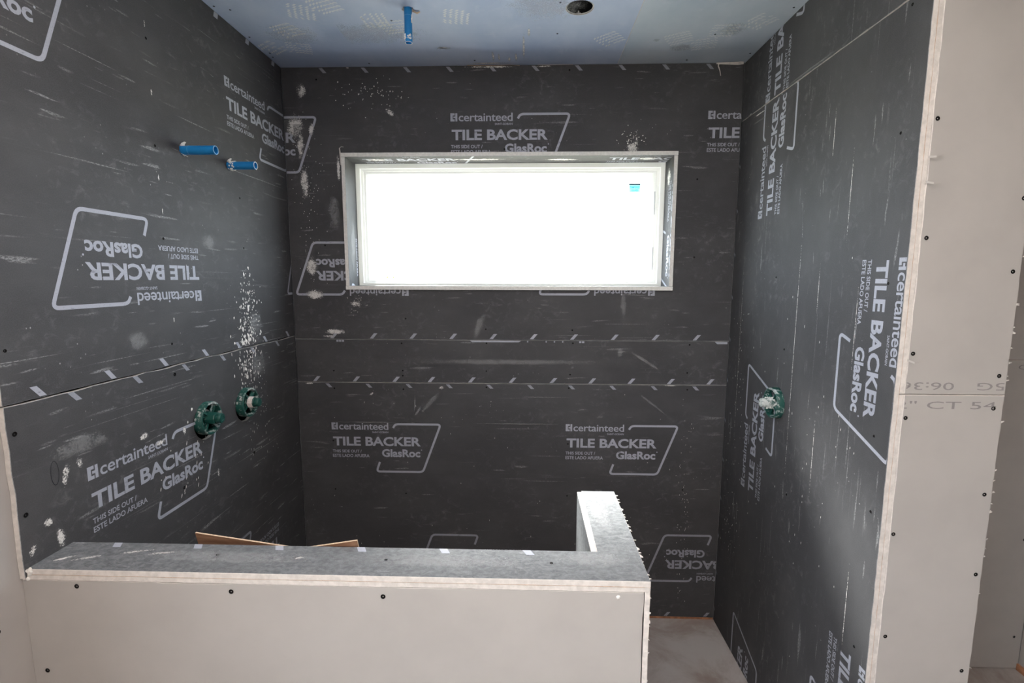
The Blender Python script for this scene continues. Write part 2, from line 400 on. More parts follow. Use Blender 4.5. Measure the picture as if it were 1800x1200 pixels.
def splatter(parent, blobs, label=None):
    """Thrown plaster: low domes, each its own drop, joined because nobody could count them."""
    V, Fc = [], []
    for u, v, a, b, rot in blobs:
        o = len(V); n = 7; c, d = math.cos(rot), math.sin(rot); js = [rnd.uniform(.75, 1.2) for _ in range(n)]
        for k, hh in ((1, .0002), (.6, min(a, b) * .45)):
            for i in range(n):
                t = 2 * math.pi * i / n; x, y = a * js[i] * k * math.cos(t), b * js[i] * k * math.sin(t); V.append((u + c * x - d * y, v + d * x + c * y, hh))
        V.append((u, v, min(a, b) * .55))
        for i in range(n):
            j = (i + 1) % n; Fc += [(o + i, o + j, o + n + j, o + n + i), (o + n + i, o + n + j, o + 2 * n)]
    ob = mesh('plaster_splatter', V, Fc, 'plaster', parent, None, True); ob['kind'] = 'stuff'; return ob
def shred(parent, pts, w, mat='kraft', name='paper_shred', wd=(0, 0, 1)):
    """A curled strip of torn paper along pts, w wide in direction wd."""
    wd = Vector(wd) * w / 2; V = []; Fc = []; th = .0005
    for i, q in enumerate(pts):
        q = Vector(q); k = 1 - .6 * i / max(1, len(pts) - 1)
        d = (Vector(pts[min(i + 1, len(pts) - 1)]) - Vector(pts[max(i - 1, 0)])).normalized(); nn = d.cross(Vector(wd)).normalized() * th
        V += [q - wd * k - nn, q + wd * k - nn, q + wd * k + nn, q - wd * k + nn]
    for i in range(len(pts) - 1):
        for j in range(4): Fc.append((4 * i + j, 4 * i + (j + 1) % 4, 4 * i + 4 + (j + 1) % 4, 4 * i + 4 + j))
    Fc += [(3, 2, 1, 0), tuple(len(V) - 4 + i for i in range(4))]
    return mesh(name, V, Fc, mat, parent)

# ================================================================== THE SETTING
XR, ZC = 2.108, 2.706
FB = frame((1, 0, 0), (0, 0, 1))            # back wall  (u = x, v = z, n = -y)
FL = frame((0, 1, 0), (0, 0, 1))            # left wall  (u = y, v = z, n = +x)
FRt = frame((0, 0, 1), (0, 1, 0), (XR, 0, 0))   # right wall (u = z, v = y, n = -x)
FC = frame((1, 0, 0), (0, -1, 0), (0, 0, ZC))   # ceiling    (u = x, v = -y, n = -z)

# ---- floor
fl = empty('floor'); tag(fl, 'dusty grey brown bare subfloor of the unfinished bathroom', 'floor', 'structure')
boxes('subfloor', [(-.3, 4.0, -4.6, .35, -.12, 0)], 'floor', fl)

# ---- back wall
WX0, WX1, WZ0, WZ1 = .285, 1.808, 1.708, 2.305       # clear opening between the window linings
LT = .018                                            # lining thickness seen as a pale edge
wb = empty('wall_back'); tag(wb, 'dark tile backer wall with the window and horizontal seams behind the half wall', 'wall', 'structure')
HOLE = rect(WX0 - LT, WX1 + LT, WZ0 - LT, WZ1 + LT)
bl = board('backer_board', FB, jag(.001, XR - .001, .014, 1.2315, 't', .0006), 'backer0', wb)
bs = board('backer_board', FB, jag(.001, XR - .001, 1.2355, 1.4465, 'tb', .0006), 'backer1', wb)
bu = board('backer_board', FB, jag(.001, XR - .001, 1.4500, 2.704, 'b', .0006), 'backer2', wb, holes=[HOLE])
boxes('wall_core', [(-.10, WX0 - LT - .001, .0135, .20, 0, 2.85), (WX1 + LT + .001, 2.42, .0135, .20, 0, 2.85), (WX0 - LT - .001, WX1 + LT + .001, .0135, .20, 0, WZ0 - LT - .001), (WX0 - LT - .001, WX1 + LT + .001, .0135, .20, WZ1 + LT + .001, 2.85)], 'greyboard', wb)
boxes('sill_plate', [(0, XR, .004, .0135, 0, .016)], 'wood', wb)
cl = [(.002, XR - .002, .016, 1.230)]
stamps(bl, [(.167, .955, 0), (1.339, .959, 0)], cl)
stamps(bl, [(1.849 + .444, .325 - .047, 180), (.675 + .452 - .015, .444 - .181 - .004, 180)], cl, 'print_worn')
edge_marks(bl, [.158 + .2003 * i for i in range(10)], 1.207, .019, -.018, cl, 'print_worn')
edge_marks(bl, [1.07 + .2003 * i for i in range(6)], .018, .022, .018, cl, 'print_worn')
screws(bl, [(.185, 1.202), (.942, 1.213), (1.346, 1.213), (1.92, 1.210), (.168, .678), (.168, .933), (.53, 1.2), (.53, .66), (1.346, .66), (1.92, .70), (1.346, .93)], SCREW_S)
cs = [(.002, XR - .002, 1.237, 1.445)]
edge_marks(bs, [.098 + .1985 * i for i in range(3)] + [.67 + .2 * i for i in range(4)] + [1.459 + .19 * i for i in range(4)], 1.2365, .026, .022, cs)
fb = Flat()                                            # the sheared-off foot of a stamp left along the strip's top edge
fb.poly([(.862, 1.445), (.872, 1.437), (1.10, 1.437), (1.112, 1.445)]); fb.poly([(2.04, 1.445), (2.052, 1.434), (2.10, 1.434), (2.10, 1.445)])
for a in (.205, .218, .232, 1.392, 1.406): fb.poly(rect(a, a + .011, 1.435, 1.4445))
for a in (1.14, 1.23, 1.27, 1.31): fb.poly(rect(a, a + .006, 1.437, 1.4445))
fb.build('printed_stamp', 'print', bs, cs)
screws(bs, [(.186, 1.291), (.529, 1.294), (.529, 1.268), (.942, 1.294), (1.351, 1.28), (1.916, 1.293), (1.362, 1.434), (1.921, 1.43), (.943, 1.432), (.527, 1.429)], SCREW_S)
cu = [(.002, WX0 - LT, 1.452, 2.70), (WX1 + LT, XR - .002, 1.452, 2.70), (WX0 - LT, WX1 + LT, 1.452, WZ0 - LT), (WX0 - LT, WX1 + LT, WZ1 + LT, 2.70)]
stamps(bu, [(.786, 2.426, 0), (1.961, 2.428, 0), (.053 - .444, 2.372 + .047, 0), (.568 - .005, 1.660 + .072, 180), (1.746 - .005, 1.664 + .072, 180)], cu)
edge_marks(bu, [.194 + .1955 * i for i in range(10)], 2.678, .022, -.020, cu, 'print_worn')
edge_marks(bu, [.194 + .1955 * i for i in range(10)], 1.4515, .026, .022, cu)
screws(bu, [(.163, 2.65), (1.031, 2.338), (1.358, 1.498), (1.923, 1.845), (1.325, 2.68), (1.92, 2.2), (.17, 1.9), (.55, 1.55), (.94, 1.50)], SCREW_S)
# plaster on the back wall
for a in ((.075, 2.355, .06, .20, 0), (.086, 2.19, .07, .26, 0), (.055, 2.445, .15, .20, 0), (.25, 2.25, .03, .22, 0), (.13, 2.43, .05, .11, 0), (.10, 1.80, .10, .16, 0), (.11, 1.665, .16, .09, 0), (.174, 1.462, .13, .022, 0), (.20, 1.485, .2, .05, 0), (1.622, 2.342, .10, .10, 0), (.50, 2.505, .085, .04, -35), (.307, 1.62, .05, .10, 80), (.09, 2.60, .08, .10, 0), (.955, 2.697, .42, .018, 0), (1.21, 2.697, .14, .012, 2), (.31, 2.70, .03, .01, 0)): smear(bu, *a)
for a in ((1.60, 1.62, .06, .22, 5), (.91, 1.52, .07, .24, -22), (.22, 2.05, .10, .3, 0)): smear(bu, *a, mat='haze')
for a in ((.06, 1.226, .09, .016, 0), (1.84, 1.229, .12, .008, 0), (.37, 1.175, .05, .02, 35), (.72, 1.21, .05, .03, 0)): smear(bl, *a)
for a in ((.66, 1.13, .25, .05, 48), (.60, 1.09, .10, .03, 60), (.585, 1.13, .012, .20, 0), (1.75, 1.14, .3, .02, -38), (.35, 1.03, .7, .012, 0), (1.1, 1.03, .9, .010, 0),): smear(bl, *a, mat='haze')
for a in ((1.59, 1.39, .05, .08, 0), (1.72, 1.345, .35, .03, -33), (1.06, 1.34, 1.7, .05, 0), (1.36, 1.315, .03, .03, 60)): smear(bs, *a, mat='haze')
splatter(bu, [(rnd.gauss(.42, .09), rnd.gauss(2.585, .03), rnd.uniform(.001, .0025), rnd.uniform(.001, .004), 0) for _ in range(60)] + [(rnd.gauss(1.622, .03), rnd.gauss(2.37, .03), rnd.uniform(.001, .004), rnd.uniform(.001, .003), rnd.random() * 3) for _ in range(60)]
         + [(rnd.gauss(.10, .04), rnd.gauss(2.15, .15), .0012, .002, 0) for _ in range(90)] + [(rnd.gauss(.31, .03), rnd.gauss(1.62, .03), .0012, .002, 0) for _ in range(24)])
splatter(bl, [(rnd.uniform(1.90, 1.96), rnd.uniform(.1, 1.15), .0008, rnd.uniform(.001, .004), 0) for _ in range(70)] + [(rnd.uniform(.1, 2.0), rnd.uniform(.3, 1.2), .0008, rnd.uniform(.001, .005), 0) for _ in range(46)])
shred(wb, [(1.99, -.003, 2.703), (1.985, -.014, 2.685), (1.992, -.016, 2.665), (1.998, -.012, 2.645)], .006, 'gypsum', wd=(1, 0, 0))
shred(wb, [(2.10, -.004, 2.704), (2.075, -.010, 2.697), (2.03, -.006, 2.699), (1.98, -.003, 2.701)], .016, 'gypsum', wd=(0, 0, 1))
shred(wb, [(.266, -.006, 2.27), (.264, -.008, 2.31), (.262, -.010, 2.345), (.272, -.014, 2.350), (.282, -.012, 2.349)], .007, 'gypsum', wd=(1, 0, .2))

# ---- left wall
wl = empty('wall_left'); tag(wl, 'dark tile backer wall on the left with pipes and two green valves', 'wall', 'structure')
YE = -1.366
P1, P2 = (-.716, 2.162), (-.459, 2.169)
V1, V2, V3 = (-.705, 1.250), (-.460, 1.246), (-.477, 1.268)
lu = board('backer_board', FL, jag(YE - .004, -.0005, 1.4655, 2.704, 'lb', .0012), 'backer3', wl, holes=[circle(P1[0], P1[1], .0185, 18, .002), circle(P2[0], P2[1], .0185, 18, .002)])
ll_edge = [q for q in jag(YE - .002, -.0005, 1.062, 1.4615, 'lt', .0026, .045) if q[1] > 1.07]
ll = board('backer_board', FL, [(-1.30, .014), (-.0005, .014)] + ll_edge + [(YE - .002, 1.062), (-1.30, 1.062)], 'backer4', wl, holes=[circle(V1[0], V1[1] - .010, .0655, 32, .001), circle(V2[0], V2[1] - .011, .0655, 32, .001)])
boxes('wall_core', [(-.17, -.075, YE, .35, 0, 2.85), (-.17, -.029, YE + .02, -1.30, 0, 2.85), (-.075, -.013, -.02, .013, 0, 2.7)], 'dark', wl)
clu = [(YE, -.002, 1.468, 2.702)]; cll = [(YE, -.002, .016, 1.459)]
stamps(lu, [(-.451, 2.425, 0), (-.451 - 1.187, 2.428, 0), (-.685, 1.737, 180), (-.685 + 1.178, 1.737, 180)], clu)
stamps(ll, [(-1.182, 1.182, 0)], cll, 'print'); stamps(ll, [(-.262, .522, 180)], cll, 'print_worn')
edge_marks(lu, [-1.288 + .2022 * i for i in range(7)], 1.468, .026, -.022, clu)
edge_marks(lu, [-1.30 + .2045 * i for i in range(7)], 2.682, .020, .006, clu, 'print', .024)
edge_marks(ll, [-1.402 + .2045 * i for i in range(7)], 1.4355, .024, -.022, cll, 'print_worn')
screws(ll, [(-1.352, 1.398), (-1.350, 1.207), (-.842, 1.434), (-.40, 1.43), (-.842, 1.05), (-.42, 1.02)])
screws(lu, [(-1.35, 1.585), (-.841, 1.866), (-.843, 1.534), (-.404, 2.057), (-.399, 1.863), (-.844, 2.451), (-.844, 2.144), (-.40, 1.55), (-1.35, 1.98)], SCREW_S)
for a in ((-1.245, 1.262, .035, .10, -12), (-1.205, 1.277, .035, .05, 0), (-1.275, 1.112, .04, .09, 0), (-1.302, 1.163, .045, .04, 0), (-1.345, 1.12, .03, .05, -25), (-.99, 1.275, .06, .04, 0), (-.84, 2.30, .012, .04, 0), (-.845, 2.49, .012, .035, 0), (-.84, 2.05, .010, .04, 0), (-.835, 1.95, .010, .04, 0), (-.825, 1.61, .010, .035, 0), (-.93, 1.235, .07, .03, 0), (-.82, 1.24, .03, .05, 0), (-.66, 1.03, .02, .06, 0)): smear(ll if a[1] < 1.46 else lu, *a)
for a in ((-.62, 1.87, .14, .11, 0), (-.98, 1.56, .16, .1, 0), (-.35, 1.55, .2, .25, 0)): smear(lu, *a, mat='haze')
for a in ((-.35, 1.38, .25, .2, 0), (-1.2, 1.32, .3, .1, 0)): smear(ll, *a, mat='haze')
sp = []
for _ in range(330):
    t = rnd.random(); z = 1.83 - .40 * t ** .6 - rnd.random() * .05
    r = rnd.uniform(.0008, .0032) if rnd.random() < .85 else rnd.uniform(.003, .0062)
    sp.append((rnd.gauss(-.385 - .05 * t, .026 + .034 * t), z, r * rnd.uniform(.7, 1), r * rnd.uniform(1, 2.0), rnd.uniform(-.3, .3)))
splatter(lu, [q for q in sp if q[1] > 1.47] + [(-.405 + rnd.gauss(0, .014), rnd.uniform(1.48, 1.53), rnd.uniform(.003, .007), rnd.uniform(.004, .010), rnd.random()) for _ in range(14)])
splatter(ll, [(rnd.gauss(-.42, .045), 1.455 - abs(rnd.gauss(0, .09)), rnd.uniform(.0008, .003), rnd.uniform(.0015, .008), rnd.uniform(-.2, .2)) for _ in range(120)] + [(rnd.gauss(-.35, .06), rnd.uniform(.95, 1.4), .0009, rnd.uniform(.001, .006), 0) for _ in range(80)]
         + [(-.775, 1.30, .004, .007, -.3), (-.80, 1.262, .003, .005, -.3), (-.822, 1.245, .002, .005, -.4), (-.43, 1.345, .005, .011, 0)] + [(rnd.uniform(-.95, -.7), rnd.uniform(1.0, 1.2), .0015, rnd.uniform(.002, .008), -.3) for _ in range(26)])
for q, (a, b) in enumerate((P1, P2)):      # torn glass-mat tongues round the pipe holes
    shred(wl, [(.0, a - .004, b + .012), (.003, a - .002, b + .021), (.008, a + .002, b + .027)], .022, 'gypsum', 'torn_paper', (0, 1, 0))
    shred(wl, [(.0, a - .002, b - .012), (.006, a, b - .017), (.011, a + .003, b - .019)], .017, 'gypsum', 'torn_paper', (0, 1, 0))
f = Flat(); f.stroke([(-1.272 + .010 * math.cos(t * .349), 1.275 + .030 * math.sin(t * .349)) for t in range(19)], .0016); f.build('pencil_mark', 'ink', ll, cll)
# plain drywall in front of the shower, same wall
for q in ((-4.2, RW0, 0, ZC), (RW1, YE + .012, 0, ZC), (RW0, RW1, 0, RZ0), (RW0, RW1, RZ1, ZC)):
    d_ = board('drywall_sheet', FL, rect(*q), 'paper', wl, n0=-.0135, ch=.0008)
    if q[0] == RW1: screws(d_, [(-1.426, .973), (-1.43, 1.28), (-1.44, .7)], None, -.013)
boxes('stud_framing', [(-.17, -.027, -4.2, RW0, 0, ZC), (-.17, -.027, RW1, YE, 0, ZC), (-.17, -.027, RW0, RW1, 0, RZ0), (-.17, -.027, RW0, RW1, RZ1, ZC)], 'paper', wl)

# ---- right wall: a short pier between the shower and the closet
wr = empty('wall_right'); tag(wr, 'dark tile backer wall on the right, ending in a beige drywall pier', 'wall', 'structure')
PX, PY = 2.392, -1.0775
ru = board('backer_board', FRt, jag(2.4525, 2.703, PY, -.0005, 'lb', .001), 'backer5', wr)
rl = board('backer_board', FRt, jag(.004, 2.4495, PY, -.0005, 'rb', .001), 'backer6', wr, holes=[circle(V3[1], V3[0], .063, 32, .001)])
boxes('wall_core', [(XR + .0258, XR + .06, PY + .10, .013, 0, 2.7), (XR + .10, PX - .014, PY + .02, .013, 0, 2.7)], 'dark', wr)
for a, b, nm in ((.004, 1.4425, 0), (1.4445, 2.703, 1)):
    board('paper_line', FRt, jag(a, b, PY + .0002, -.3, 'b', .0006), 'kraft', wr, n0=-.0128, t=.0012, ch=.0001, edge_mat='kraft', holes=[circle(V3[1], V3[0], .0655, 24)] if a < 1 else ())
    board('drywall_underlayer', FRt, jag(a, b, PY + .0005, -.3, 'b', .0012), 'paper', wr, n0=-.0141, t=.0117, ch=.0006, holes=[circle(V3[1], V3[0], .066, 24)] if a < 1 else ())
crl = [(.006, 2.4475, PY + .002, -.002)]; cru = [(2.454, 2.702, PY + .002, -.002)]
stamps(rl, [(1.998, -.294, 0), (.832, -.290, 0), (.832 - 1.167 , -.292, 0), (1.795, -1.014, 180), (.632, -1.014, 180)], crl)
stamps(ru, [(2.004 + .455, -.297, 0)], cru)
edge_marks(rl, [.07 + .1985 * i for i in range(12)], -.0145, .012, .012, crl, 'print_worn', .012)
screws(rl, [(2.121, -1.011), (1.482, -.51), (1.733, -1.018), (1.311, -1.02), (1.097, -1.035), (.672, -1.022), (1.751, -.412), (2.432, -1.009), (.35, -1.03), (.95, -.6)], SCREW_S)
for u, v, w, h in ((1.45, -.577, 2.0, .006), (1.4, -.118, 1.7, .004), (2.0, -.826, .5, .006), (1.6, -.9, .5, .005), (1.15, -.74, .5, .005), (.75, -.97, .5, .006), (2.2, -.72, .3, .006), (1.7, -.7, .35, .005), (2.43, -.18, .01, .24)): smear(rl, u, v, w, h)
smear(ru, 2.455, -.09, .012, .07); smear(ru, 2.46, -.53, .012, .9, 0, 'haze')
smear(rl, 2.402, -.18, .014, .26, 0, 'haze')
splatter(rl, [(rnd.uniform(.4, 1.6), rnd.gauss(-.12, .05), rnd.uniform(.001, .005), .0012, 0) for _ in range(90)] + [(rnd.gauss(1.15, .3), rnd.uniform(-.95, -.3), rnd.uniform(.001, .006), .0012, 0) for _ in range(50)])
FP = frame((1, 0, 0), (0, 0, 1), (0, PY, 0))
for a, b in ((0.003, 1.4425), (1.4445, 2.703)):
    pf = board('drywall_sheet', FP, jag(XR + .0262, PX, a, b, 'lr', .0013, .03), 'paper', wr, n0=.0006, ch=.0014)
    if a < 1:
        screws(pf, [(2.366, 1.408), (2.143, 1.38), (2.371, 1.171), (2.143, 1.054), (2.375, .941), (2.15, .75), (2.37, .65)], None, .0012)
        f = Flat(); f.text('1/2" CT 54', 2.07, 2.372, 1.4055, 1.426, .0); f.build('printed_stamp', 'print_dry', pf, [(2.137, 2.385, 0, 2)], .0011)
    else:
        screws(pf, [(2.145, 2.136), (2.148, 1.848), (2.375, 1.945), (2.371, 1.764), (2.37, 1.495), (2.145, 1.552), (2.376, 2.25)], None, .0012)
        f = Flat(); f.text('5G   06:36', -.277, -.010, 0, .020, .0); f.placed(2.112, 1.476, 180).build('printed_stamp', 'print_dry', pf, [(2.137, 2.386, 0, 2)], .0011)
for z, dx, dz in ((2.045, .03, .008), (1.985, .028, -.004), (1.535, .026, -.004)):
    shred(wr, [(XR + .024, PY - .002, z), (XR + .034, PY - .014, z - .004 + dz * .3), (XR + .024 + dx, PY - .012, z + dz)], .006, 'paper', wd=(0, 0, 1))
for z in [rnd.uniform(.2, 2.4) for _ in range(46)]:       # frayed paper along the pier's far edge
    shred(wr, [(PX - .001, PY - .0005, z), (PX + rnd.uniform(.002, .006), PY - .001, z + rnd.uniform(-.003, .003))], rnd.uniform(.002, .006), 'gypsum', 'frayed_paper')
board('drywall_sheet', frame((0, 1, 0), (0, 0, 1), (PX - .0005, 0, 0)), rect(PY + .012, -.285, .004, 2.703), 'paper', wr, ch=.0008)

# ---- closet recess and the rest of the room
wc = empty('wall_closet'); tag(wc, 'shaded beige drywall at the far right, behind the pier', 'wall', 'structure')
FCs = frame((1, 0, 0), (0, 0, 1), (0, -.285, 0))
for a, b in ((.006, 1.4115), (1.4135, 2.703)):
    q = board('drywall_sheet', FCs, rect(PX, 3.359, a, b), 'paper', wc, ch=.0012)
    if a < 1:
        screws(q, [(3.325, .16), (3.31, .62), (3.30, 1.05)]); f = Flat(); f.text('CT 54', 3.19, 3.34, 1.372, 1.392); f.build('printed_stamp', 'print_dry', q, [(2.4, 3.35, 0, 2)])
boxes('closet_core', [(PX - .1, 3.5, -.272, .35, 0, 2.85)], 'paper', wc)
we = empty('wall_room_right'); tag(we, 'beige drywall side wall at the extreme right edge', 'wall', 'structure')
board('drywall_sheet', frame((0, -1, 0), (0, 0, 1), (3.36, 0, 0)), rect(.286, 4.2, .006, 2.703), 'paper', we, ch=.0012)
boxes('stud_framing', [(3.373, 3.5, -4.4, .35, 0, 2.85)], 'paper', we); boxes('floor_plate', [(3.352, 3.373, -4.2, -.286, 0, .03)], 'wood', we)
wx = empty('wall_rear'); tag(wx, 'beige drywall wall of the room behind the viewpoint', 'wall', 'structure')
boxes('drywall_sheet', [(-.1, 3.45, -4.33, -4.2, 0, 2.85)], 'paper', wx)

# ---- ceiling
ce = empty('ceiling'); tag(ce, 'blue grey moisture board ceiling marked with dusty boot prints', 'ceiling', 'structure')
LX, LY, LR = 1.322, -.469, .050
CPX, CPY = .703, -.473
c1 = board('ceiling_board', FC, rect(-.02, 1.541, -.01, 1.42), 'ceil_blue', ce, holes=[circle(LX, -LY, LR, 40, .0006), circle(CPX, -CPY, .021, 22, .0025)], ch=.0008)
c2 = board('ceiling_board', FC, rect(1.5415, XR + .02, -.01, 1.42), 'ceil_green', ce, ch=.0008)
boxes('room_ceiling', [(-.17, 3.5, -4.4, -1.42, ZC, ZC + .02), (XR + .02, 3.5, -1.42, .35, ZC, ZC + .02)], 'paper', ce)
boxes('roof_deck', [(-.17, 3.5, -4.4, .35, ZC + .30, ZC + .34), (-.17, -.13, -4.4, .35, ZC, ZC + .3), (-.17, 3.5, .20, .35, ZC, ZC + .3)], 'dark', ce)
screws(c1, [(.016, .515), (.06, .49), (.016, .287), (.025, .145), (.018, .106), (.623, .40), (1.25, .507), (1.253, .283), (.9, .05), (.42, .03)], SCREW_S)
screws(c2, [(2.085, .452), (2.09, .09), (1.878, .262), (1.84, .03)], SCREW_S)
def boot(parent, x, y, rot, rows=5, cols=3, k=1.0):
    f = Flat()
    for i in range(rows):
        wdt = 1 - .25 * abs(i - rows / 2) / rows
        for j in range(-cols, cols + 1):
            if rnd.random() < .13: continue
            px, py = j * .0155 * wdt, (i - rows / 2) * .021; s = 1 if j > 0 else -1 if j < 0 else 0
            a, b = Vector((px - .0062, py - s * -.004)), Vector((px + .0062, py + s * -.004)); w = Vector((0, .0042))
            if j == 0: b = a + Vector((.012, 0))
            f.poly([tuple(a - w), tuple(b - w), tuple(b + w * .8), tuple(a + w)])
    f.placed(x, -y, rot, k).build('boot_print', 'ceil_dust', parent, [(-.01, 2.10, 0, 1.4)], .0004)
for a in ((.19, -.345, 20), (.175, -.195, -15), (.055, -.20, 35), (.55, -.40, 95), (.30, -.47, 70), (.86, -.42, 80), (.62, -.36, 10), (1.46, -.24, 40), (.41, -.52, 20)): boot(c1, *a)
for a in ((1.90, -.30, 0), (1.74, -.24, 30), (2.0, -.36, 60), (1.86, -.19, 15)): boot(c2, *a)
for a in ((1.119, .17, .018, .40), (.985, .085, .022, .17), (1.01, .08, .018, .12), (1.085, .075, .02, .13), (1.055, .06, .02, .09), (.96, .02, .30, .03), (.78, .17, .12, .05), (1.14, .30, .02, .12)): smear(c1, a[0], a[1], a[2], a[3], 0)
for a in ((.5, .3, .8, .3, 0), (1.2, .5, .5, .4, 0), (.2, .3, .4, .3, 0)): smear(c1, *a, mat='haze')
for a in ((1.66, .22, .06, .05, 0), (1.93, .3, .2, .2, 0), (1.78, .15, .2, .12, 0)): smear(c2, *a, mat='haze')
shred(ce, [(.86, -.002, ZC - .003), (.95, -.010, ZC - .007), (1.05, -.008, ZC - .004), (1.10, -.004, ZC - .006)], .018, 'kraft', 'torn_paper', (0, 1, .3))
shred(ce, [(1.18, -.004, ZC - .004), (1.25, -.014, ZC - .008), (1.34, -.006, ZC - .004)], .014, 'gypsum', 'torn_paper', (0, 1, .3))
shred(ce, [(CPX + .016, CPY + .008, ZC - .001), (CPX + .030, CPY + .012, ZC - .006), (CPX + .042, CPY + .010, ZC - .003)], .016, 'kraft', 'torn_paper', (0, 1, 0))

# ---- L-shaped half wall
hw = empty('wall_half'); tag(hw, 'waist high L-shaped half wall, beige drywall front with charcoal board cap', 'half wall', 'structure')
HF, HB, HX, RX, RY, HT = -1.364, -1.245, 1.415, 1.300, -.897, 1.084
ZF = HT - .0255
FF = frame((1, 0, 0), (0, 0, 1), (0, HF, 0)); FT = frame((1, 0, 0), (0, 1, 0), (0, 0, HT))
ff = board('drywall_sheet', FF, jag(-.0134, HX - .0135, 0.0, ZF - .001, 'rt', .0012, .03), 'paper', hw, n0=-.0010, ch=.0010)
screws(ff, [(.114, 1.044), (.473, 1.039), (.02, .83), (.82, 1.035), (.45, .62), (.86, .66)], None, -.0004)
smear(ff, 1.346, 1.046, .018, .016, 0, 'smear', -.0003); splatter(ff, [(1.345, 1.046, .006, .005, 0)]).location = (0, 0, -.001)
cap = board('cap_board', FT, [(0.0005, HF), (HX, HF), (HX, RY), (RX + .0135, RY), (RX + .0135, HB), (0.0005, HB)], 'cap', hw)
board('cap_underlayer', FT, jag(-.012, HX - .0002, HF + .0004, HB, 'b', .0010, .02), 'gypsum', hw, n0=-.0141, t=.0112, ch=.0008)
board('paper_line', FT, jag(-.012, HX - .0004, HF + .0002, HB, 'b', .0005, .03), 'kraft', hw, n0=-.0128, t=.0012, ch=.0001, edge_mat='kraft')
board('end_drywall', frame((0, 1, 0), (0, 0, 1), (HX, 0, 0)), jag(HF - .001, RY, 0.0, HT - .0132, 'l', .0016, .014), 'paper', hw, ch=.0012)
board('inner_backer_board', frame((0, -1, 0), (0, 0, 1), (RX, 0, 0)), rect(-RY, -HB, 0.0, HT - .004), 'cap', hw, ch=.001)
board('inner_backer_board', frame((-1, 0, 0), (0, 0, 1), (0, HB, 0)), rect(-RX, -.001, 0.0, HT - .0132), 'backer3', hw, ch=.001)
board('end_backer_board', frame((-1, 0, 0), (0, 0, 1), (0, RY, 0)), rect(-HX + .0128, -RX, 0.0, HT - .0132), 'backer4', hw, ch=.001, n0=-.0002)
boxes('stud_framing', [(.002, HX - .0135, HF + .0145, HB - .0135, 0, ZF - .001), (RX + .0135, HX - .0135, HB - .0135, RY - .0135, 0, ZF - .001)], 'wood', hw)
cc = [(.004, HX - .002, HF + .002, HB - .0015)]
edge_marks(cap, [.124 + .2045 * i for i in range(6)], HB - .0215, .020, -.010, cc, 'print', .020)
screws(cap, [(.40, -1.293), (.81, -1.30), (1.20, -1.30)], SCREW_S)
for a in ((.10, -1.315, .15, .022, 22), (.05, -1.318, .12, .018, 34), (.20, -1.285, .18, .02, 14), (.26, -1.29, .12, .02, 10), (.60, -1.30, .06, .02, 20)): smear(cap, *a)
for a in ((.9, -1.30, 1.0, .11, 0), (1.35, -1.05, .12, .4, 0), (.45, -1.30, .8, .10, 0), (1.3, -1.28, .3, .14, 0)): smear(cap, *a, mat='haze')
for _ in range(30):     # fuzz of torn mat along the cap's outer edge
    y = rnd.uniform(HF, RY); shred(hw, [(HX - .001, y, HT - .001), (HX + rnd.uniform(.001, .007), y + rnd.uniform(-.003, .003), HT - rnd.uniform(0, .004))], rnd.uniform(.002, .006), 'gypsum', 'frayed_paper', (0, 1, 0))
for _ in range(16):
    z = rnd.uniform(.65, HT - .03); shred(hw, [(HX - .001, HF, z), (HX + rnd.uniform(.001, .003), HF - .001, z + rnd.uniform(-.003, .003))], rnd.uniform(.002, .008), 'gypsum', 'frayed_paper')
splatter(hw, [(rnd.uniform(-.012, .012), rnd.uniform(1.060, 1.083), rnd.uniform(.004, .009), rnd.uniform(.003, .007), rnd.random()) for _ in range(12)]).matrix_local = frame((1, 0, 0), (0, 0, 1), (0, HF - .0005, 0))

# ---- window
wi = empty('window_1'); tag(wi, 'wide white framed window glaring with daylight, deep dark lined reveal', 'window', 'structure')
YF, YG = .130, .178
lin = 'backer5'; n0 = .012
FTop = frame((1, 0, 0), (0, -1, 0), (0, 0, WZ1)); FBot = frame((1, 0, 0), (0, 1, 0), (0, 0, WZ0))
FWl = frame((0, 0, 1), (0, -1, 0), (WX0, 0, 0)); FWr = frame((0, 0, -1), (0, -1, 0), (WX1, 0, 0))
lt = board('reveal_board', FTop, jag(WX0 - LT, WX1 + LT, -YF - .06, n0, 't', .001), lin, wi, t=LT, edge_mat='plaster', ch=.0005)  # gypsum edges of all four linings use paler plaster colour, painting in window glare
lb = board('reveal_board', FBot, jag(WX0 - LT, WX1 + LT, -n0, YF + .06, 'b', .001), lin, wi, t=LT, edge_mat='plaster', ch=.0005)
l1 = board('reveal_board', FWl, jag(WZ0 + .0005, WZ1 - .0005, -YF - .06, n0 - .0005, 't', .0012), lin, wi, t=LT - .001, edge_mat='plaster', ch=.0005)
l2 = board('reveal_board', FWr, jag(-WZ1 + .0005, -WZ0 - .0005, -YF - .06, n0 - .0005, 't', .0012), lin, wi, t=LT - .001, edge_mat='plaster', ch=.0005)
stamps(lt, [(.352, -.028, 0), (1.522, -.028, 0)], [(WX0, WX1, -YF, n0 - .002)]); stamps(l1, [(1.935, -.205, 180)], [(WZ0, WZ1, -YF, n0 - .002)]); stamps(l2, [(-2.196, .05, 0)], [(-WZ1, -WZ0, -YF, n0 - .002)])
for a in ((.9, -.05, .5, .06, 0), (.42, -.05, .2, .07, 0), (1.7, -.05, .2, .08, 0), (1.3, -.06, .3, .06, 0)): smear(lt, *a, mat='smear')
for a in ((1.9, -.06, .5, .12, 0),): smear(l1, *a, mat='haze')
smear(l2, -2.22, -.06, .16, .09)
for a in ((.6, .06, .6, .14, 0), (1.4, .06, .7, .14, 0)): smear(lb, *a)
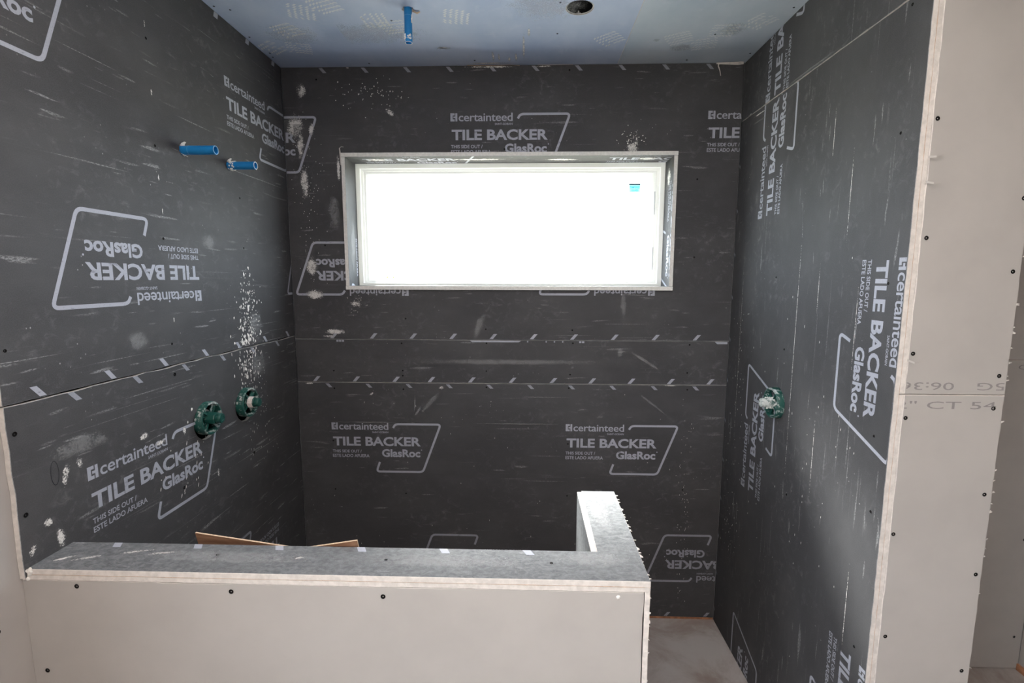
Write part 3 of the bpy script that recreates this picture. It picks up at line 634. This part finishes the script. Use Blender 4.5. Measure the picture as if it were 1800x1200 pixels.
GX0, GX1, GZ0, GZ1 = .347, 1.740, 1.745, 2.245
def ring(name, steps, mat, parent):
    """Mitred rectangular frame; steps are rectangles (x0,x1,z0,z1,y) joined in order."""
    V = []; Fc = []
    for a, b, c, d, y in steps: V += [(a, y, c), (b, y, c), (b, y, d), (a, y, d)]
    for k in range(len(steps) - 1):
        for i in range(4): j = (i + 1) % 4; Fc.append((4 * k + i, 4 * k + j, 4 * k + 4 + j, 4 * k + 4 + i))
    o = mesh(name, V, Fc, mat, parent); bm = bmesh.new(); bm.from_mesh(o.data); bmesh.ops.recalc_face_normals(bm, faces=bm.faces)
    bm.to_mesh(o.data); bm.free(); return o
def ins(d, y, dz=None): return (WX0 + d, WX1 - d, WZ0 + (dz if dz is not None else d * .55), WZ1 - d, y)
ring('window_frame', [ins(0.0005, .20), ins(0.0005, YF), ins(.022, YF), ins(.024, YF + .012), ins(.034, YF + .014), ins(.034, .20), ins(.0005, .20)], 'vinyl', wi)
g = (GX0, GX1, GZ0, GZ1)
ring('sash', [ins(.0345, .205, .019), ins(.0345, YF + .020, .019), ins(.044, YF + .022, .024), (GX0 - .012, GX1 + .012, GZ0 - .008, GZ1 + .010, YF + .030), (*g, YG - .006), (*g, .205), ins(.0345, .205, .019)], 'sash', wi)
pane = boxes('pane', [(GX0 - .004, GX1 + .004, YG, YG + .004, GZ0 - .004, GZ1 + .004)], 'glass', wi)
SX, SZ = 1.672, 2.193
st = boxes('sticker', [(SX - .027, SX + .027, YG - .0012, YG - .0004, SZ - .020, SZ + .014)], 'film', pane); st['label'] = 'small cyan tempered glass sticker'
boxes('sticker_stripe', [(SX - .029, SX + .029, YG - .0016, YG - .0004, SZ + .014, SZ + .0205)], 'ink', pane)
f = Flat(); f.text('TEMPERED', SX - .025, SX + .025, SZ - .002, SZ + .008, .02); f.text('GLASS', SX - .016, SX + .016, SZ - .016, SZ - .006, .02)
t_ = f.build('sticker_lettering', 'ink_blue', pane, [(0, 3, 0, 3)], 0); t_.matrix_local = frame((1, 0, 0), (0, 0, 1), (0, YG - .0016, 0))
for dz in (-.004, .004):
    boxes('glass_speck', [(1.248, 1.252, YG - .001, YG - .0002, 1.94 + dz - .0016, 1.94 + dz + .0016)], 'ink_blue', pane)
boxes('latch_slot', [(GX1 + .0235, GX1 + .0255, YF + .0125, YF + .020, 2.06, 2.17), (GX1 + .0235, GX1 + .0255, YF + .0125, YF + .020, 1.79, 1.90)], 'greyboard', wi)

# ---- yard outside
gr = empty('ground'); tag(gr, 'pale ground of the yard outside, below the window', 'ground', 'structure')
boxes('yard_surface', [(-40, 40, .6, 70, -.5, -.4), (-40, -.6, -40, .6, -.5, -.4)], 'soil', gr)

# ================================================================== THINGS
def pipe(name, fr, length, label, mat, r=.0145, ri=.0118, caked=None):
    t = empty(name); t.matrix_world = fr
    lathe('tube', [(ri, -.06), (r, -.06), (r, length - .0008), (r - .0008, length), (ri + .0006, length), (ri, length - .0008)], mat, t, 32, closed=True)
    lathe('cut_rim', [(ri + .0004, length + .0001), (r - .0006, length + .0001), (r - .0006, length + .0007), (ri + .0004, length + .0007)], 'plaster' if caked else 'print_rim', t, 32, closed=True)
    lathe('depth_line', [(r + .0001, .022), (r + .0003, .022), (r + .0003, .0226), (r + .0001, .0226)], 'print_rim', t, 32, closed=True)
    return tag(t, label, 'pipe', None, None)
M['print_rim'] = plain('pale_blue_cut_plastic', (.30, .52, .72), .6, .3, .1, 60, 0)
def axis_frame(n, loc):
    n = Vector(n); up_ = Vector((0, 0, 1)) if abs(n.z) < .9 else Vector((0, 1, 0)); U = up_.cross(n).normalized(); V = n.cross(U)
    return Matrix(((U.x, V.x, n.x, loc[0]), (U.y, V.y, n.y, loc[1]), (U.z, V.z, n.z, loc[2]), (0, 0, 0, 1)))
def lumps(parent, pts, mat='plaster'):
    """A caked dab of plaster: overlapping low blobs of one hardened lump."""
    bm = bmesh.new()
    for x, y, z, r in pts:
        q = bmesh.ops.create_icosphere(bm, subdivisions=1, radius=r)
        for v in q['verts']: v.co = Vector((x, y, z)) + v.co * rnd.uniform(.75, 1.2)
    me = bpy.data.meshes.new('plaster_dab'); bm.to_mesh(me); bm.free(); me.materials.append(M[mat]); o = link('plaster_dab', me, parent); o['kind'] = 'stuff'; return o
pipe('water_pipe', axis_frame((1, 0, 0), (0, P1[0], P1[1])), .110, 'clean blue pipe stub on the left wall, the one farther from the corner', 'blue')
p2 = pipe('water_pipe', axis_frame((1, 0, 0), (0, P2[0], P2[1])), .102, 'blue pipe stub caked with plaster on the left wall, nearer the corner', 'blue_dusty', caked=True)
lumps(p2, [(.0145 * math.cos(a), .0145 * math.sin(a), rnd.uniform(.0, .024), rnd.uniform(.0022, .0045)) for a in [rnd.uniform(0, 6.28) for _ in range(46)]] + [(.0120, -.0095, z, .0022) for z in (.05, .06, .07, .08, .09, .098)] + [(.0145 * math.cos(a), .0145 * math.sin(a), .101, .0018) for a in (0, .4, .8, 5.6, 6.0, 5.2)])
cp = pipe('water_pipe', axis_frame((0, 0, -1), (CPX, CPY, ZC)), .112, 'blue pipe stub hanging down from the ceiling', 'blue', .0140, .0112, caked=True)
lumps(cp, [(rnd.uniform(.006, .012) , .0105 * -1 + rnd.uniform(-.002, .002), rnd.uniform(.086, .108), rnd.uniform(.002, .0035)) for _ in range(16)] + [(-.006 + rnd.uniform(-.006, .006), -.0125, rnd.uniform(.088, .108), .0028) for _ in range(14)] + [(-.0135, -.004 + rnd.uniform(-.003, .003), z, .0035) for z in (.02, .026, .032, .038, .044)])

def valve(fr, label, ring_mat, hub_mat, tag_label=False, tilt=0):
    t = empty('shower_valve'); t.matrix_world = fr
    lathe('guard_ring', [(.0500, -.012), (.0590, -.012), (.0590, .0165), (.0575, .019), (.0515, .019), (.0500, .0165)], ring_mat, t, 40, closed=True)
    for k in range(4):                              # flat webs between ring and hub
        a = math.radians(45 + 90 * k + tilt); w = .0115
        bm = bmesh.new(); q = bmesh.ops.create_cube(bm, size=1)
        for v in q['verts']:
            x = .020 + (v.co.x + .5) * .0305; y = v.co.y * 2 * w * (1.25 if v.co.x > 0 else .75); z = .004 + (v.co.z + .5) * .005
            v.co = Vector((x * math.cos(a) - y * math.sin(a), x * math.sin(a) + y * math.cos(a), z))
        me = bpy.data.meshes.new('web'); bm.to_mesh(me); bm.free(); me.materials.append(M[ring_mat]); link('web', me, t)
        r = boxes('rib', [(.018, .050, -.0012, .0012, .006, .015)], ring_mat, t); r.rotation_euler = (0, 0, a)
    lathe('hub', [(.0245, -.02), (.0245, .006), (.0225, .010), (.0215, .034), (.0200, .037), (.0150, .0375), (0, .0375)], hub_mat, t, 8, smooth=False)
    lathe('end_cap', [(.0165, .036), (.0178, .038), (.0178, .052), (.0160, .0555), (.0090, .0562), (.0082, .0552), (0, .0552)], hub_mat, t, 28)
    lathe('valve_body', [(.030, -.058), (.030, -.004), (.024, -.002), (0, -.002)], 'steel', t, 24)
    if tag_label: lathe('wrap_label', [(.0222, .014), (.0236, .014), (.0232, .033), (.0218, .033)], 'label', t, 8, closed=True, smooth=False)['label'] = 'white printed wrap label'
    return tag(t, label, 'valve', None, 'shower valves')
valve(axis_frame((1, 0, 0), (.004, *V1)), 'green shower valve with clean cap, lower left above the printed stamp', 'green_dusty', 'green', False, 8)
valve(axis_frame((1, 0, 0), (.006, *V2)), 'green shower valve with white paper label round its hub, nearer the corner', 'green_dusty', 'green', True, -6)
v3 = valve(axis_frame((-1, 0, 0), (XR - .004, *V3)), 'plaster caked green shower valve alone on the right wall', 'green_dusty', 'green_caked', False, 12)
lumps(v3, [(.021 * math.cos(a), .021 * math.sin(a), rnd.uniform(.008, .036), rnd.uniform(.002, .004)) for a in [rnd.uniform(0, 6.28) for _ in range(34)]])

# recessed light housing in the ceiling hole
rl_ = empty('light_housing', (LX, LY, ZC)); tag(rl_, 'empty black recessed light can in the ceiling hole', 'light fitting')
lathe('can', [(LR - .0015, .0005), (LR - .0015, .14), (LR - .004, .143), (0, .143)], 'can', rl_, 36)
lathe('rim', [(LR - .004, .0015), (LR - .0005, .0015), (LR - .0005, .004), (LR - .004, .004)], 'steel', rl_, 36, closed=True)
boxes('spring_clip', [(-.002, .002, LR - .006, LR - .002, .004, .012), (-.007, -.003, LR - .006, LR - .003, .003, .006), (.003, .007, LR - .006, LR - .003, .003, .006)], 'steel', rl_)

# folded cardboard leaning on the inside of the half wall
cb = empty('cardboard_sheet', (.5, -1.05, 0)); tag(cb, 'folded brown cardboard sheet poking up behind the half wall', 'cardboard')
def panel(name, q, th=.004):
    n = (Vector(q[1]) - Vector(q[0])).cross(Vector(q[3]) - Vector(q[0])).normalized() * th; o = Vector((.5, -1.05, 0))
    V = [Vector(p_) - o for p_ in q] + [Vector(p_) + n - o for p_ in q]
    return mesh(name, V, [(3, 2, 1, 0), (4, 5, 6, 7), (0, 1, 5, 4), (1, 2, 6, 5), (2, 3, 7, 6), (3, 0, 4, 7)], ['card', 'card_edge'], cb, [0, 0, 1, 1, 1, 1])
panel('panel', [(.573, -1.231, 1.0715), (.283, -1.196, 1.089), (.315, -.96, .0), (.585, -1.03, .0)])
panel('flap', [(.722, -1.2395, 1.1005), (.574, -1.231, 1.0715), (.590, -1.215, 1.0), (.727, -1.219, 1.02)])

# shrub outside the window
def shrub():
    t = empty('garden_shrub', (-2.2, 6.0, -.4)); tag(t, 'blurred green shrub outside, low at the left of the window', 'shrub')
    bm = bmesh.new()
    for _ in range(900):
        a = rnd.uniform(0, 6.28); h = rnd.random() ** .8; rr = (1.25 - .55 * h) * math.sqrt(rnd.random())
        c = Vector((rr * math.cos(a) * 1.5, rr * math.sin(a), .35 + h * 1.85)); d = Vector((rnd.gauss(0, 1), rnd.gauss(0, 1), rnd.gauss(0, 1))).normalized(); e = d.orthogonal().normalized(); l, w = rnd.uniform(.09, .16), rnd.uniform(.04, .07)
        vv = [bm.verts.new(c + x) for x in (-d * l, e * w, d * l, -e * w)]; bm.faces.new(vv)
    me = bpy.data.meshes.new('foliage'); bm.to_mesh(me); bm.free(); me.materials.append(M['leaf']); f = link('foliage', me, t); f['kind'] = 'stuff'
    lathe('stem', [(.06, 0), (.05, .8), (.02, 1.6), (0, 1.62)], 'wood', t, 10)
shrub()
